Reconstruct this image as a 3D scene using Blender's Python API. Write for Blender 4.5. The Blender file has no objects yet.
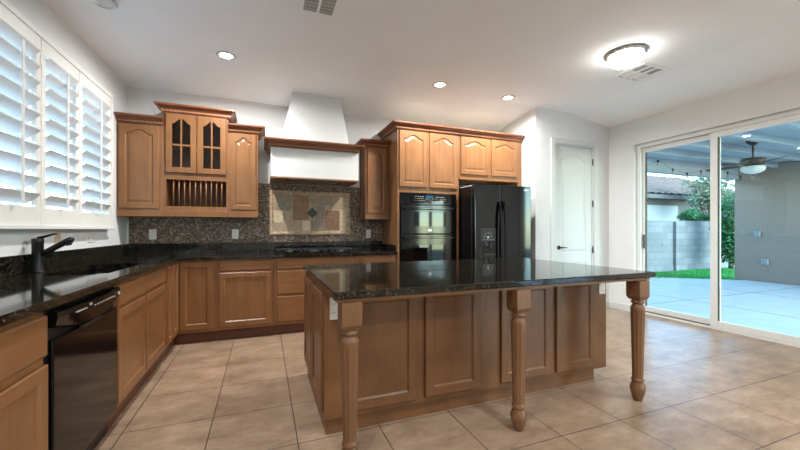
import bpy, bmesh, math, random
from mathutils import Vector, Matrix
random.seed(7)
PI = math.pi
C = bpy.context.scene.collection

# ------------------------------------------------------------------ camera
cam_d = bpy.data.cameras.new('camera'); cam = bpy.data.objects.new('camera', cam_d); C.objects.link(cam)
cam_d.sensor_width = 36.0; cam_d.lens = 36.0 * 354 / 800
cam_d.shift_y = 4.7 / 800
cam_d.clip_start = 0.02; cam_d.clip_end = 200
cam.location = (0, 0, 1.22); cam.rotation_euler = (PI / 2, 0, -0.369)
bpy.context.scene.camera = cam

# ------------------------------------------------------------------ light, exposure
SKY_STRENGTH = 1.35
CAN_W = 35.0          # recessed lights of the kitchen
REAR_FILL_W = 23.0     # recessed lights added out of view behind the camera, as fill
DOME_E = 17.0         # glass bowl of the flush light
world = bpy.data.worlds.new('world'); bpy.context.scene.world = world
world.use_nodes = True
wn = world.node_tree; wn.nodes.clear()
sky = wn.nodes.new('ShaderNodeTexSky'); sky.sky_type = 'NISHITA'; sky.sun_disc = False
sky.sun_elevation = math.radians(30); sky.sun_rotation = math.radians(165); sky.altitude = 300
bg = wn.nodes.new('ShaderNodeBackground'); bg.inputs['Strength'].default_value = SKY_STRENGTH
wo = wn.nodes.new('ShaderNodeOutputWorld')
hs = wn.nodes.new('ShaderNodeHueSaturation'); hs.inputs['Saturation'].default_value = .85
wn.links.new(sky.outputs[0], hs.inputs['Color']); wn.links.new(hs.outputs[0], bg.inputs[0]); wn.links.new(bg.outputs[0], wo.inputs[0])
vs = bpy.context.scene.view_settings
bpy.context.scene.display_settings.display_device = 'sRGB'
vs.view_transform = 'Standard'; vs.look = 'None'; vs.gamma = 1.0; vs.use_curve_mapping = False
vs.exposure = 0.43
cy = bpy.context.scene.cycles
cy.max_bounces = 10; cy.diffuse_bounces = 5; cy.glossy_bounces = 5; cy.transmission_bounces = 8; cy.transparent_max_bounces = 16
cy.sample_clamp_indirect = 6.0; cy.caustics_reflective = False; cy.caustics_refractive = False
cy.use_denoising = True

# ------------------------------------------------------------------ materials
def lin(rgb):
    return tuple((c / 255 / 12.92) if c / 255 <= .04045 else ((c / 255 + .055) / 1.055) ** 2.4 for c in rgb) + (1.0,)

def new_mat(name):
    m = bpy.data.materials.new(name); m.use_nodes = True
    nt = m.node_tree; nt.nodes.clear()
    out = nt.nodes.new('ShaderNodeOutputMaterial'); b = nt.nodes.new('ShaderNodeBsdfPrincipled')
    nt.links.new(b.outputs[0], out.inputs[0])
    return m, nt, b

def setp(b, rough=.5, metal=0, spec=.5, coat=0, coat_r=.1):
    b.inputs['Roughness'].default_value = rough; b.inputs['Metallic'].default_value = metal
    b.inputs['Specular IOR Level'].default_value = spec
    b.inputs['Coat Weight'].default_value = coat; b.inputs['Coat Roughness'].default_value = coat_r

def coords(nt, scale=(1, 1, 1), loc=(0, 0, 0)):
    tc = nt.nodes.new('ShaderNodeTexCoord'); mp = nt.nodes.new('ShaderNodeMapping')
    nt.links.new(tc.outputs['Object'], mp.inputs[0])
    mp.inputs['Scale'].default_value = scale; mp.inputs['Location'].default_value = loc
    return mp.outputs[0]

def ramp(nt, fac, stops):
    r = nt.nodes.new('ShaderNodeValToRGB'); e = r.color_ramp.elements
    while len(e) < len(stops): e.new(.5)
    for i, (p, c) in enumerate(stops): e[i].position = p; e[i].color = c
    nt.links.new(fac, r.inputs[0]); return r.outputs[0]

def noise(nt, vec, scale, detail=4, rough=.55):
    n = nt.nodes.new('ShaderNodeTexNoise'); n.inputs['Scale'].default_value = scale
    n.inputs['Detail'].default_value = detail; n.inputs['Roughness'].default_value = rough
    nt.links.new(vec, n.inputs['Vector']); return n.outputs[0]

def mix(nt, fac, a, b, mode='MIX'):
    m = nt.nodes.new('ShaderNodeMix'); m.data_type = 'RGBA'; m.blend_type = mode
    for s, v in ((0, fac), (6, a), (7, b)):
        if hasattr(v, 'is_output'): nt.links.new(v, m.inputs[s])
        else: m.inputs[s].default_value = v
    return m.outputs[2]

def bump(nt, b, h, strength=.2, dist=.002):
    n = nt.nodes.new('ShaderNodeBump'); n.inputs['Strength'].default_value = strength; n.inputs['Distance'].default_value = dist
    nt.links.new(h, n.inputs['Height']); nt.links.new(n.outputs[0], b.inputs['Normal'])

def plain(name, rgb, rough=.5, metal=0, spec=.5, coat=0, vary=.0, vs_=6):
    m, nt, b = new_mat(name); setp(b, rough, metal, spec, coat)
    c = lin(rgb)
    if vary:
        f = noise(nt, coords(nt), vs_)
        d = tuple(x * (1 - vary) for x in c[:3]) + (1,); e = tuple(min(1, x * (1 + vary)) for x in c[:3]) + (1,)
        nt.links.new(ramp(nt, f, [(.3, d), (.7, e)]), b.inputs['Base Color'])
    else: b.inputs['Base Color'].default_value = c
    return m

def emit(name, rgb, s):
    m = bpy.data.materials.new(name); m.use_nodes = True; nt = m.node_tree; nt.nodes.clear()
    o = nt.nodes.new('ShaderNodeOutputMaterial'); e = nt.nodes.new('ShaderNodeEmission')
    e.inputs[0].default_value = lin(rgb); e.inputs[1].default_value = s; nt.links.new(e.outputs[0], o.inputs[0]); return m

def wood(name, dark, light, axis='z', rough=.32, blot=.25):
    m, nt, b = new_mat(name); setp(b, rough, 0, .4)
    s = {'z': (9, 9, .8), 'x': (.8, 9, 9), 'y': (9, .8, 9)}[axis]
    f = noise(nt, coords(nt, s), 3.0, 6, .6)
    g = noise(nt, coords(nt, (1.6, 1.6, 1.0)), 2.6, 3)
    c = ramp(nt, f, [(.15, lin(dark)), (.80, lin(light))])
    c2 = mix(nt, blot, c, ramp(nt, g, [(.35, lin(tuple(int(v * .82) for v in dark))), (.7, lin(light))]))
    nt.links.new(c2, b.inputs['Base Color']); bump(nt, b, f, .04, .001)
    return m

def thin_glass(name, tint, refl=1.0):
    m = bpy.data.materials.new(name); m.use_nodes = True; nt = m.node_tree; nt.nodes.clear()
    o = nt.nodes.new('ShaderNodeOutputMaterial'); t = nt.nodes.new('ShaderNodeBsdfTransparent'); g = nt.nodes.new('ShaderNodeBsdfGlossy')
    fr = nt.nodes.new('ShaderNodeFresnel'); fr.inputs[0].default_value = 1.5; mx = nt.nodes.new('ShaderNodeMixShader')
    mu = nt.nodes.new('ShaderNodeMath'); mu.operation = 'MULTIPLY'; mu.inputs[1].default_value = refl
    t.inputs[0].default_value = tint + (1,); g.inputs['Roughness'].default_value = 0.0
    ge = nt.nodes.new('ShaderNodeNewGeometry'); iv = nt.nodes.new('ShaderNodeMath'); iv.operation = 'SUBTRACT'; iv.inputs[0].default_value = 1
    m2 = nt.nodes.new('ShaderNodeMath'); m2.operation = 'MULTIPLY'; m2.use_clamp = True      # only the face turned to the ray reflects
    nt.links.new(ge.outputs['Backfacing'], iv.inputs[1]); nt.links.new(iv.outputs[0], m2.inputs[1]); nt.links.new(mu.outputs[0], m2.inputs[0])
    nt.links.new(fr.outputs[0], mu.inputs[0]); nt.links.new(m2.outputs[0], mx.inputs[0])
    nt.links.new(t.outputs[0], mx.inputs[1]); nt.links.new(g.outputs[0], mx.inputs[2]); nt.links.new(mx.outputs[0], o.inputs[0]); return m

M = {}
D_, L_ = (112, 74, 44), (147, 103, 65)
M['wood'] = wood('maple_vertical_grain', D_, L_, 'z')
M['wood_x'] = wood('maple_long_grain', D_, L_, 'x')
M['wood_y'] = wood('maple_side_grain', D_, L_, 'y')
M['wood_island'] = wood('maple_island_grain', (100, 67, 41), (132, 91, 58), 'z', .34, .5)
M['wood_post'] = wood('maple_turned_grain', (98, 68, 45), (130, 93, 64), 'z', .3, .3)
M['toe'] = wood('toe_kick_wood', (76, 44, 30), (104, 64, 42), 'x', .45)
M['crown'] = wood('dark_stained_crown', (104, 60, 38), (136, 84, 56), 'x', .3)
M['dentil'] = wood('dentil_wood', (150, 100, 70), (190, 136, 98), 'x', .35)
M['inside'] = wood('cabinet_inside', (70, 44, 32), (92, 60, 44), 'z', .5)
M['wall'] = plain('painted_wall', (222, 223, 223), .85, 0, .2, 0, .02, 3)
M['ceiling'] = plain('painted_ceiling', (244, 245, 246), .9, 0, .1, 0, .015, 2)
M['white'] = plain('white_paint', (210, 211, 210), .45, 0, .4)
M['vent'] = plain('vent_white', (244, 244, 242), .5)
M['pale_top'] = plain('pale_cabinet_top', (178, 164, 146), .8, 0, .2)  # unseen cabinet tops, made pale to cut red bounce on the ceiling
M['shutter'] = plain('shutter_paint', (228, 227, 222), .4, 0, .4)
M['plate'] = plain('white_plastic', (222, 220, 214), .35)
M['beige_plate'] = plain('beige_plastic', (205, 190, 160), .35)
M['slot'] = plain('dark_slot', (40, 38, 36), .5)
M['black'] = plain('black_gloss', (9, 9, 10), .09, 0, .38)
M['black_matte'] = plain('black_matte', (16, 16, 17), .45)
M['black_iron'] = plain('cast_iron', (20, 20, 21), .5)
M['oven_glass'] = plain('oven_window_glass', (5, 5, 6), .04, 0, .42)
M['fridge'] = plain('fridge_black_gloss', (7, 11, 13), .07, 0, .5)
M['fridge_side'] = plain('fridge_side_black', (10, 10, 11), .35)
M['chrome'] = plain('brushed_steel', (190, 190, 188), .25, 1)
M['bronze'] = plain('dark_bronze', (62, 54, 48), .35, .8)
M['display'] = emit('oven_display', (60, 150, 190), .5)
M['box_grey'] = plain('box_grey', (136, 140, 142), .6)
M['mark'] = plain('printed_marks', (168, 168, 165), .4)
M['faucet'] = plain('faucet_matte_black', (28, 30, 31), .32, .3)
M['sink'] = plain('sink_composite', (14, 14, 15), .3)
M['aluminium'] = plain('door_frame_vinyl', (222, 225, 222), .45)
M['track'] = plain('dark_track', (70, 66, 58), .5)
M['glass'] = thin_glass('door_glass', (.74, .92, .97), 1.3)
M['cab_glass'] = thin_glass('cabinet_glass', (.86, .86, .88), 1.6)
M['win_glass'] = thin_glass('window_glass', (.78, .90, 1.0))
M['bowl'] = emit('lit_glass_bowl', (255, 252, 248), DOME_E)
M['lens'] = emit('lit_lens', (255, 246, 232), 14.0)
M['grille_dark'] = plain('vent_dark', (172, 172, 170), .7)
M['concrete'] = plain('patio_concrete', (196, 198, 197), .8, 0, .3, 0, .05, 4)
M['stucco'] = plain('brown_stucco', (146, 128, 116), .95, 0, .1, 0, .07, 30)
M['soffit'] = plain('patio_soffit', (168, 176, 182), .8, 0, .2)
M['gravel'] = plain('gravel_ground', (170, 158, 142), .95, 0, .1, 0, .15, 60)
M['fan'] = plain('fan_bronze', (66, 56, 50), .5, .2)
M['frost'] = plain('frosted_bowl', (205, 205, 200), .3)
M['leaf'] = plain('leaf_bright', (44, 98, 50), .6, 0, .3, 0, .3, 8)
M['leaf2'] = plain('leaf_grey_green', (104, 122, 92), .7, 0, .3, 0, .3, 8)
M['bark'] = plain('bark', (92, 76, 62), .9, 0, .1, 0, .2, 10)
M['house'] = plain('neighbour_stucco', (92, 92, 92), .95, 0, .1, 0, .05, 6)
M['rooftile'] = plain('clay_roof_tile', (104, 88, 82), .8, 0, .2, 0, .15, 5)

# granite
def granite():
    m, nt, b = new_mat('black_granite'); setp(b, .06, 0, .5)
    v = coords(nt)
    n1 = noise(nt, v, 75, 4, .75); n2 = noise(nt, v, 30, 5, .7)
    vor = nt.nodes.new('ShaderNodeTexVoronoi'); vor.inputs['Scale'].default_value = 48; nt.links.new(v, vor.inputs['Vector'])
    c = ramp(nt, n2, [(.40, lin((6, 7, 7))), (.56, lin((26, 25, 20))), (.70, lin((74, 62, 44)))])
    sp = ramp(nt, n1, [(.58, (0, 0, 0, 1)), (.66, (1, 1, 1, 1))])
    c = mix(nt, sp, c, lin((92, 84, 64)))
    f2 = ramp(nt, vor.outputs['Distance'], [(.06, (1, 1, 1, 1)), (.14, (0, 0, 0, 1))])
    c = mix(nt, f2, c, lin((110, 96, 72)))
    nt.links.new(c, b.inputs['Base Color']); return m
M['granite'] = granite()

def floor_tile():
    m, nt, b = new_mat('floor_tile'); setp(b, .30, 0, .45)
    v = coords(nt, (1, 1, 1), (-2.134, -1.606, 0))
    br = nt.nodes.new('ShaderNodeTexBrick'); br.offset = 0; br.squash = 1
    br.inputs['Scale'].default_value = 1; br.inputs['Brick Width'].default_value = .487; br.inputs['Row Height'].default_value = .487
    br.inputs['Mortar Size'].default_value = .0032; br.inputs['Mortar Smooth'].default_value = .15; br.inputs['Bias'].default_value = 0
    br.inputs['Color1'].default_value = (.86, .86, .86, 1); br.inputs['Color2'].default_value = (1, 1, 1, 1)
    nt.links.new(v, br.inputs['Vector'])
    f = noise(nt, coords(nt, (1, 1.7, 1)), 3.2, 8, .62)
    c = ramp(nt, f, [(.30, lin((120, 98, 80))), (.52, lin((160, 134, 109))), (.72, lin((184, 160, 136)))])
    f3 = noise(nt, coords(nt, (1.5, 3.5, 1)), 9, 5, .7)
    c = mix(nt, .3, c, ramp(nt, f3, [(.35, lin((118, 96, 79))), (.65, lin((172, 149, 127)))]))
    c = mix(nt, .55, c, br.outputs['Color'], 'MULTIPLY')
    c = mix(nt, br.outputs['Fac'], c, lin((70, 58, 48)))
    nt.links.new(c, b.inputs['Base Color'])
    inv = nt.nodes.new('ShaderNodeMath'); inv.operation = 'SUBTRACT'; inv.inputs[0].default_value = 1; nt.links.new(br.outputs['Fac'], inv.inputs[1])
    bump(nt, b, inv.outputs[0], .5, .002)
    return m
M['tile'] = floor_tile()

def brick_mat(name, axes, bw, rh, mortar, stops, grout, off=.5, rough=.5, seedscale=1, bumpd=.001):
    """cells in the plane of two object axes, each with its own colour"""
    m, nt, b = new_mat(name); setp(b, rough, 0, .4)
    tc = nt.nodes.new('ShaderNodeTexCoord'); sx = nt.nodes.new('ShaderNodeSeparateXYZ'); cx = nt.nodes.new('ShaderNodeCombineXYZ')
    nt.links.new(tc.outputs['Object'], sx.inputs[0])
    nt.links.new(sx.outputs[axes[0]], cx.inputs[0]); nt.links.new(sx.outputs[axes[1]], cx.inputs[1])
    br = nt.nodes.new('ShaderNodeTexBrick'); br.offset = off; br.squash = 1
    br.inputs['Scale'].default_value = 1; br.inputs['Brick Width'].default_value = bw; br.inputs['Row Height'].default_value = rh
    br.inputs['Mortar Size'].default_value = mortar; br.inputs['Mortar Smooth'].default_value = .1; br.inputs['Bias'].default_value = 0
    br.inputs['Color1'].default_value = (0, 0, 0, 1); br.inputs['Color2'].default_value = (1, 1, 1, 1)
    nt.links.new(cx.outputs[0], br.inputs['Vector'])
    c = ramp(nt, br.outputs['Color'], stops)
    c = mix(nt, br.outputs['Fac'], c, grout)
    nt.links.new(c, b.inputs['Base Color'])
    inv = nt.nodes.new('ShaderNodeMath'); inv.operation = 'SUBTRACT'; inv.inputs[0].default_value = 1; nt.links.new(br.outputs['Fac'], inv.inputs[1])
    bump(nt, b, inv.outputs[0], .4, bumpd)
    return m
M['mosaic'] = brick_mat('brown_mosaic', (0, 2), .021, .0185, .0016,
    [(0, lin((52, 40, 33))), (.35, lin((92, 74, 61))), (.7, lin((128, 108, 92))), (1, lin((168, 150, 132)))], lin((96, 84, 74)), .5, .3)
M['block'] = brick_mat('grey_block', (0, 2), .40, .20, .006, [(0, lin((104, 106, 110))), (1, lin((124, 126, 130)))], lin((88, 90, 94)), .5, .9, 1, .004)
M['lawn'] = plain('lawn_green', (52, 132, 58), .9, 0, .2, 0, .25, 40)

def travertine(name, a, c_):
    m, nt, b = new_mat(name); setp(b, .5, 0, .35)
    f = noise(nt, coords(nt, (1, 1, 1.6)), 22, 6, .65)
    nt.links.new(ramp(nt, f, [(.3, lin(a)), (.7, lin(c_))]), b.inputs['Base Color']); bump(nt, b, f, .15, .002); return m
M['trav_tan'] = travertine('travertine_tan', (140, 118, 96), (182, 160, 134))
M['trav_pale'] = travertine('travertine_pale', (178, 158, 130), (212, 194, 166))
M['trav_grey'] = travertine('slate_grey', (112, 102, 90), (152, 138, 120))
M['trav_brown'] = travertine('slate_brown', (112, 84, 64), (148, 112, 86))
M['trav_dark'] = travertine('slate_dark', (44, 46, 44), (70, 70, 66))
M['trav_rim'] = travertine('travertine_rim', (138, 112, 88), (205, 180, 150))

# ------------------------------------------------------------------ mesh helpers
class MB:
    def __init__(self, frame=None):
        self.bm = bmesh.new(); self.f = frame or (lambda u, w, z: (u, w, z))
    def v(self, p): return self.bm.verts.new(self.f(*p))
    def face(self, vs_):
        try: return self.bm.faces.new(vs_)
        except ValueError: return None
    def box(self, u0, u1, w0, w1, z0, z1, bev=0, seg=1, mi=0):
        p = [self.v((u, w, z)) for z in (z0, z1) for w in (w0, w1) for u in (u0, u1)]
        fs = [self.face([p[i] for i in q]) for q in ((0, 1, 3, 2), (4, 6, 7, 5), (0, 4, 5, 1), (2, 3, 7, 6), (0, 2, 6, 4), (1, 5, 7, 3))]
        for f in fs: f.material_index = mi
        if bev:
            es = list({e for f in fs for e in f.edges})
            bmesh.ops.bevel(self.bm, geom=es, offset=bev, segments=seg, affect='EDGES', profile=.6)
        return self
    def loops(self, ls, closed=True, cap0=True, cap1=True, mi=0, smooth=False):
        """skin a list of point loops"""
        vv = [[self.v(p) for p in l] for l in ls]
        n = len(vv[0])
        for a, b in zip(vv, vv[1:]):
            for i in range(n if closed else n - 1):
                f = self.face([a[i], a[(i + 1) % n], b[(i + 1) % n], b[i]])
                if f: f.material_index = mi; f.smooth = smooth
        if cap0: 
            f = self.face(vv[0][::-1])
            if f: f.material_index = mi
        if cap1:
            f = self.face(vv[-1])
            if f: f.material_index = mi
        return self
    def lathe(self, c, prof, n=24, axis='z', flute=None, smooth=True, mi=0):
        ls = []
        for k, (r, h) in enumerate(prof):
            l = []
            for i in range(n):
                a = 2 * PI * i / n
                rr = r * (flute(a, h) if flute else 1)
                x, y = rr * math.cos(a), rr * math.sin(a)
                if axis == 'z': l.append((c[0] + x, c[1] + y, c[2] + h))
                elif axis == 'y': l.append((c[0] + x, c[1] + h, c[2] + y))
                else: l.append((c[0] + h, c[1] + x, c[2] + y))
            ls.append(l)
        return self.loops(ls, smooth=smooth, mi=mi)
    def tube(self, pts, r, n=10, mi=0):
        pts = [Vector(p) for p in pts]; ls = []
        for i, p in enumerate(pts):
            d = (pts[min(i + 1, len(pts) - 1)] - pts[max(i - 1, 0)]).normalized()
            a = d.orthogonal().normalized() if i == 0 else (a - d * a.dot(d)).normalized()
            b = d.cross(a); rr = r[i] if isinstance(r, (list, tuple)) else r
            ls.append([tuple(p + (a * math.cos(2 * PI * k / n) + b * math.sin(2 * PI * k / n)) * rr) for k in range(n)])
        return self.loops(ls, smooth=True, mi=mi)
    def prism(self, pts2, w0, w1, mi=0, plane='uz'):
        if plane == 'uz': a = [(p[0], w0, p[1]) for p in pts2]; b = [(p[0], w1, p[1]) for p in pts2]
        elif plane == 'uw': a = [(p[0], p[1], w0) for p in pts2]; b = [(p[0], p[1], w1) for p in pts2]
        else: a = [(w0, p[0], p[1]) for p in pts2]; b = [(w1, p[0], p[1]) for p in pts2]
        return self.loops([a, b], mi=mi)

def wloc(o):
    p = Vector((0, 0, 0))
    while o is not None: p += o.location; o = o.parent
    return p

def build(name, mb, mats, parent=None, origin=None, recalc=True):
    """link ONE mesh object; vertices are given in world coordinates"""
    bm = mb.bm
    if recalc: bmesh.ops.recalc_face_normals(bm, faces=bm.faces[:])
    if parent is None:
        if origin is None:
            xs = [v.co for v in bm.verts]
            lo = [min(c[i] for c in xs) for i in range(3)]; hi = [max(c[i] for c in xs) for i in range(3)]
            origin = ((lo[0] + hi[0]) / 2, (lo[1] + hi[1]) / 2, lo[2])
        off = Vector(origin)
    else: off = wloc(parent)
    bmesh.ops.translate(bm, verts=bm.verts[:], vec=-off)
    me = bpy.data.meshes.new(name); bm.to_mesh(me); bm.free()
    for m in (mats if isinstance(mats, (list, tuple)) else [mats]): me.materials.append(m)
    o = bpy.data.objects.new(name, me); C.objects.link(o)
    if parent is None: o.location = off
    else: o.parent = parent
    return o

def tag(o, label=None, cat=None, group=None, kind=None):
    for k, v in (('label', label), ('category', cat), ('group', group), ('kind', kind)):
        if v: o[k] = v
    return o

def thing(name, loc, label, cat, group=None, kind=None):
    o = bpy.data.objects.new(name, None); o.empty_display_size = .1; C.objects.link(o); o.location = loc
    return tag(o, label, cat, group, kind)

def shift_copy(o, parent, vec=(0, 0, 0)):
    c = o.copy(); C.objects.link(c)
    if parent is None: c.location = o.location + Vector(vec)
    else: c.parent = parent
    for ch in list(o.children): shift_copy(ch, c)
    return c

def kids(o): return list(o.children)

# ------------------------------------------------------------------ constants
WL, WB, WR, PX, PY = -1.465, 4.94, 5.1, 3.64, 4.03
FRONT = -3.6
ZC = .935         # wall counter top
ZI = .918         # island top

def S(name, mb, mat, label, parent=None):
    o = build(name, mb, mat, parent, origin=(0, 0, 0) if parent is None else None)
    if parent is None: tag(o, label, None, None, 'structure')
    return o

# ------------------------------------------------------------------ room shell
S('floor', MB().box(WL - .15, WR + .16, FRONT - .15, WB + .15, -.12, 0), M['tile'], 'square beige stone-look floor tiles with dark grout')

def ceil_z(x, y):
    z = min(2.975, 2.875 + .105 * (WB - y), 2.83 + .165 * (WR - x))
    return min(z, 2.872 + .155 * (x - WL))
mb = MB()
xl = WL + (2.975 - 2.872) / .155; xr = WR - (2.975 - 2.83) / .165; yb = WB - .1 / .105
for (p, q, r_, s_) in (((xl, FRONT), (xr, FRONT), (xr, yb), (xl, yb)), ((WL, FRONT), (xl, FRONT), (xl, yb), (WL, WB)),
                       ((xr, FRONT), (WR, FRONT), (WR, WB), (xr, yb)), ((WL, WB), (xl, yb), (xr, yb), (WR, WB))):
    lo = [mb.v((x, y, ceil_z(x, y))) for x, y in (p, q, r_, s_)]
    mb.face(lo)
bmesh.ops.remove_doubles(mb.bm, verts=mb.bm.verts[:], dist=1e-4)
top = bmesh.ops.extrude_face_region(mb.bm, geom=mb.bm.faces[:])
for v in [g for g in top['geom'] if isinstance(g, bmesh.types.BMVert)]: v.co.z = 3.12
S('ceiling', mb, M['ceiling'], 'white ceiling with shallow sloped edges')

# left wall with window opening
WY0, WY1, WZ0, WZ1 = 2.06, 4.32, 1.27, 2.53
mb = MB()
for b in ((FRONT, WY0, 0, 3.1), (WY1, WB + .15, 0, 3.1), (WY0, WY1, 0, WZ0), (WY0, WY1, WZ1, 3.1)):
    mb.box(WL - .15, WL, b[0], b[1], b[2], b[3])
S('wall_left', mb, M['wall'], 'white wall with the shuttered window')
S('wall_back', MB().box(WL, WR + .16, WB, WB + .15, 0, 3.1), M['wall'], 'white back wall behind the wall cabinets')
mb = MB()
SY0, SY1, SZ1 = 1.71, 3.623, 2.47
for b in ((FRONT, -3.1, 0, 3.1), (-3.1, -1.0, 2.2, 3.1), (-1.0, SY0, 0, 3.1), (SY1, WB, 0, 3.1), (SY0, SY1, SZ1, 3.1)):
    mb.box(WR, WR + .16, b[0], b[1], b[2], b[3])
S('wall_right', mb, M['wall'], 'white wall with the sliding glass door')
DX0, DX1, DZ = 3.985, 4.775, 2.50
mb = MB()
for b in ((PX + .12, DX0, 0, 3.1), (DX1, WR, 0, 3.1), (DX0, DX1, DZ, 3.1)): mb.box(b[0], b[1], PY, PY + .12, b[2], b[3])
mb.box(PX, PX + .12, PY, WB, 0, 3.1)
S('wall_pantry', mb, M['wall'], 'white pantry wall jutting out beside the fridge')
mb = MB()
mb.box(WL, WR, FRONT - .15, FRONT, 0, 3.1)
S('wall_front', mb, M['wall'], 'white wall of the family room behind the camera')
RY0, RY1, RZ1 = -3.1, -1.0, 2.2  # glass door out of view, added to give the oven glass bright reflections
mb = MB()
for a, b in ((RY0, -2.05), (-2.05, RY1)):
    for q in ((a + .001, a + .06, .001, RZ1), (b - .06, b - .001, .001, RZ1), (a + .06, b - .06, .001, .07), (a + .06, b - .06, RZ1 - .07, RZ1 - .001)): mb.box(WR + .05, WR + .11, *q)
d3 = S('added_door', mb, M['white'], 'unseen white glass door added behind the camera for reflections and daylight')
S('glass_pane', MB().box(WR + .076, WR + .084, RY0 + .05, RY1 - .05, .06, RZ1 - .06), M['glass'], '', d3)

def skirting(name, pts, label):
    mb = MB()
    for (x0, x1, y0, y1) in pts:
        mb.box(x0, x1, y0, y1, 0, .085); 
        mb.box(x0 if x1 > WR - .01 and y1 - y0 > .05 else x0, x1, y0, y1, .085, .095)
    return S(name, mb, M['white'], label)
skirting('baseboard_right', [(WR - .014, WR, SY1 + .002, PY - .016), (WR - .014, WR, -.99, SY0 - .01)], 'white baseboard along the sliding door wall')
skirting('baseboard_pantry', [(PX, DX0 - .075, PY - .014, PY), (DX1 + .075, WR, PY - .014, PY)], 'white baseboard either side of the pantry door')

# ------------------------------------------------------------------ window and shutters
mb = MB()
for b in ((WY0, WY0 + .04, WZ0, WZ1), (WY1 - .04, WY1, WZ0, WZ1), (WY0, WY1, WZ0, WZ0 + .04), (WY0, WY1, WZ1 - .04, WZ1), (3.16, 3.21, WZ0, WZ1)):
    mb.box(WL - .13, WL - .09, *b)
w1 = S('window_1', mb, M['white'], 'kitchen window behind white plantation shutters')
S('window_pane', MB().box(WL - .113, WL - .107, WY0 + .02, WY1 - .02, WZ0 + .02, WZ1 - .02), M['win_glass'], '', w1)

SX = WL  # shutters sit on the wall face
mb = MB()
for b in ((1.99, 2.05, 1.25, 2.575), (4.335, 4.375, 1.25, 2.575)): mb.box(SX + .001, SX + .055, *b)
mb.box(SX + .001, SX + .055, 2.05, 4.335, 2.535, 2.575)
mb.box(SX + .001, SX + .065, 1.98, 4.385, 1.222, 1.25, .004)
tag(build('shutter_frame', mb, M['shutter']), 'white wooden frame around all the plantation shutters over the sink', 'window frame')

def shutter(y0, y1, label):
    t = thing('plantation_shutter', (SX + .03, (y0 + y1) / 2, 1.252), label, 'shutter', 'plantation shutters in the window')
    x0, x1 = SX + .018, SX + .048
    zb, zt, st = 1.372, 2.442, .052
    mb = MB()
    mb.box(x0, x1, y0, y0 + st, 1.252, 2.533, .002); mb.box(x0, x1, y1 - st, y1, 1.252, 2.533, .002)
    mb.box(x0, x1, y0 + st, y1 - st, 1.252, zb); mb.box(x0, x1, y0 + st, y1 - st, zt, 2.533)
    build('panel_frame', mb, M['shutter'], t)
    n = 10; pitch = (zt - zb) / n; th = math.radians(TILT); hw, ht = .054, .0055
    cx = (x0 + x1) / 2
    for k in range(n):
        zc = zb + pitch * (k + .5); l0 = []; l1 = []
        for i in range(14):
            a = 2 * PI * i / 14; e, f = hw * math.cos(a), ht * math.sin(a)
            p = (cx + e * math.cos(th) + f * math.sin(th), zc - e * math.sin(th) + f * math.cos(th))
            l0.append((p[0], y0 + st + .002, p[1])); l1.append((p[0], y1 - st - .002, p[1]))
        build('louver', MB().loops([l0, l1]), M['shutter'], t)
    ym = (y0 + y1) / 2; xr_ = cx + hw * math.cos(th) + .008
    build('tilt_rod', MB().box(xr_ - .005, xr_ + .006, ym - .012, ym + .012, zb + .02, zt - .045, .002), M['shutter'], t)
    for z in (1.42, 2.35):
        build('hinge', MB().box(x1, x1 + .004, y1 - .012, y1 + .0, z, z + .06), M['shutter'], t)
    return t
TILT = -42
shutter(3.69, 4.333, 'tall white plantation shutter panel nearest the wall cabinets')
shutter(3.15, 3.684, 'middle white plantation shutter panel above the faucet lever')
shutter(2.61, 3.144, 'white plantation shutter panel cut by the left picture edge')

# ------------------------------------------------------------------ sliding door
d2 = S('door_2', MB().box(WR + .06, WR + .158, SY0 + .002, SY1 - .002, .001, .03), M['aluminium'], 'white sliding glass patio door in two panels')
mb = MB()
for b in ((SY0 + .002, SY0 + .045, .03, SZ1 - .002), (SY1 - .05, SY1 - .002, .03, SZ1 - .002), (SY0 + .045, SY1 - .05, SZ1 - .05, SZ1 - .002)):
    mb.box(WR + .06, WR + .158, *b)
S('door_frame', mb, M['aluminium'], '', d2)
def sash(x0, x1, y0, y1, z0, z1, st, parent):
    mb = MB()
    mb.box(x0, x1, y0, y0 + st, z0, z1, .003); mb.box(x0, x1, y1 - st, y1, z0, z1, .003)
    mb.box(x0, x1, y0 + st, y1 - st, z0, z0 + .075, .003); mb.box(x0, x1, y0 + st, y1 - st, z1 - .065, z1, .003)
    s = S('sliding_panel', mb, M['aluminium'], '', parent)
    xm = (x0 + x1) / 2
    S('glass_pane', MB().box(xm - .004, xm + .004, y0 + st - .01, y1 - st + .01, z0 + .065, z1 - .055), M['glass'], '', s)
    mb = MB()
    for q in ((y0 + st, y0 + st + .012, z0 + .075, z1 - .065), (y1 - st - .012, y1 - st, z0 + .075, z1 - .065)): mb.box(xm - .012, xm + .012, *q)
    S('glazing_gasket', mb, M['track'], '', s)
    return s
s1 = sash(WR + .112, WR + .15, 2.635, SY1 - .05, .032, SZ1 - .055, .035, d2)
s2 = sash(WR + .064, WR + .104, SY0 + .045, 2.705, .032, SZ1 - .055, .075, d2)
S('door_pull', MB().box(WR + .098, WR + .112, SY1 - .085, SY1 - .065, .95, 1.15, .003), M['track'], '', s1)
S('door_track', MB().box(WR + .062, WR + .110, 2.71, SY1 - .052, .03, .036), M['track'], '', d2)

# ------------------------------------------------------------------ panel doors
def bump01(s, flat=.10):
    q = min(1, max(0, (s - flat) / (1 - 2 * flat))); return (.5 - .5 * math.cos(2 * PI * q)) ** .58

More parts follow.
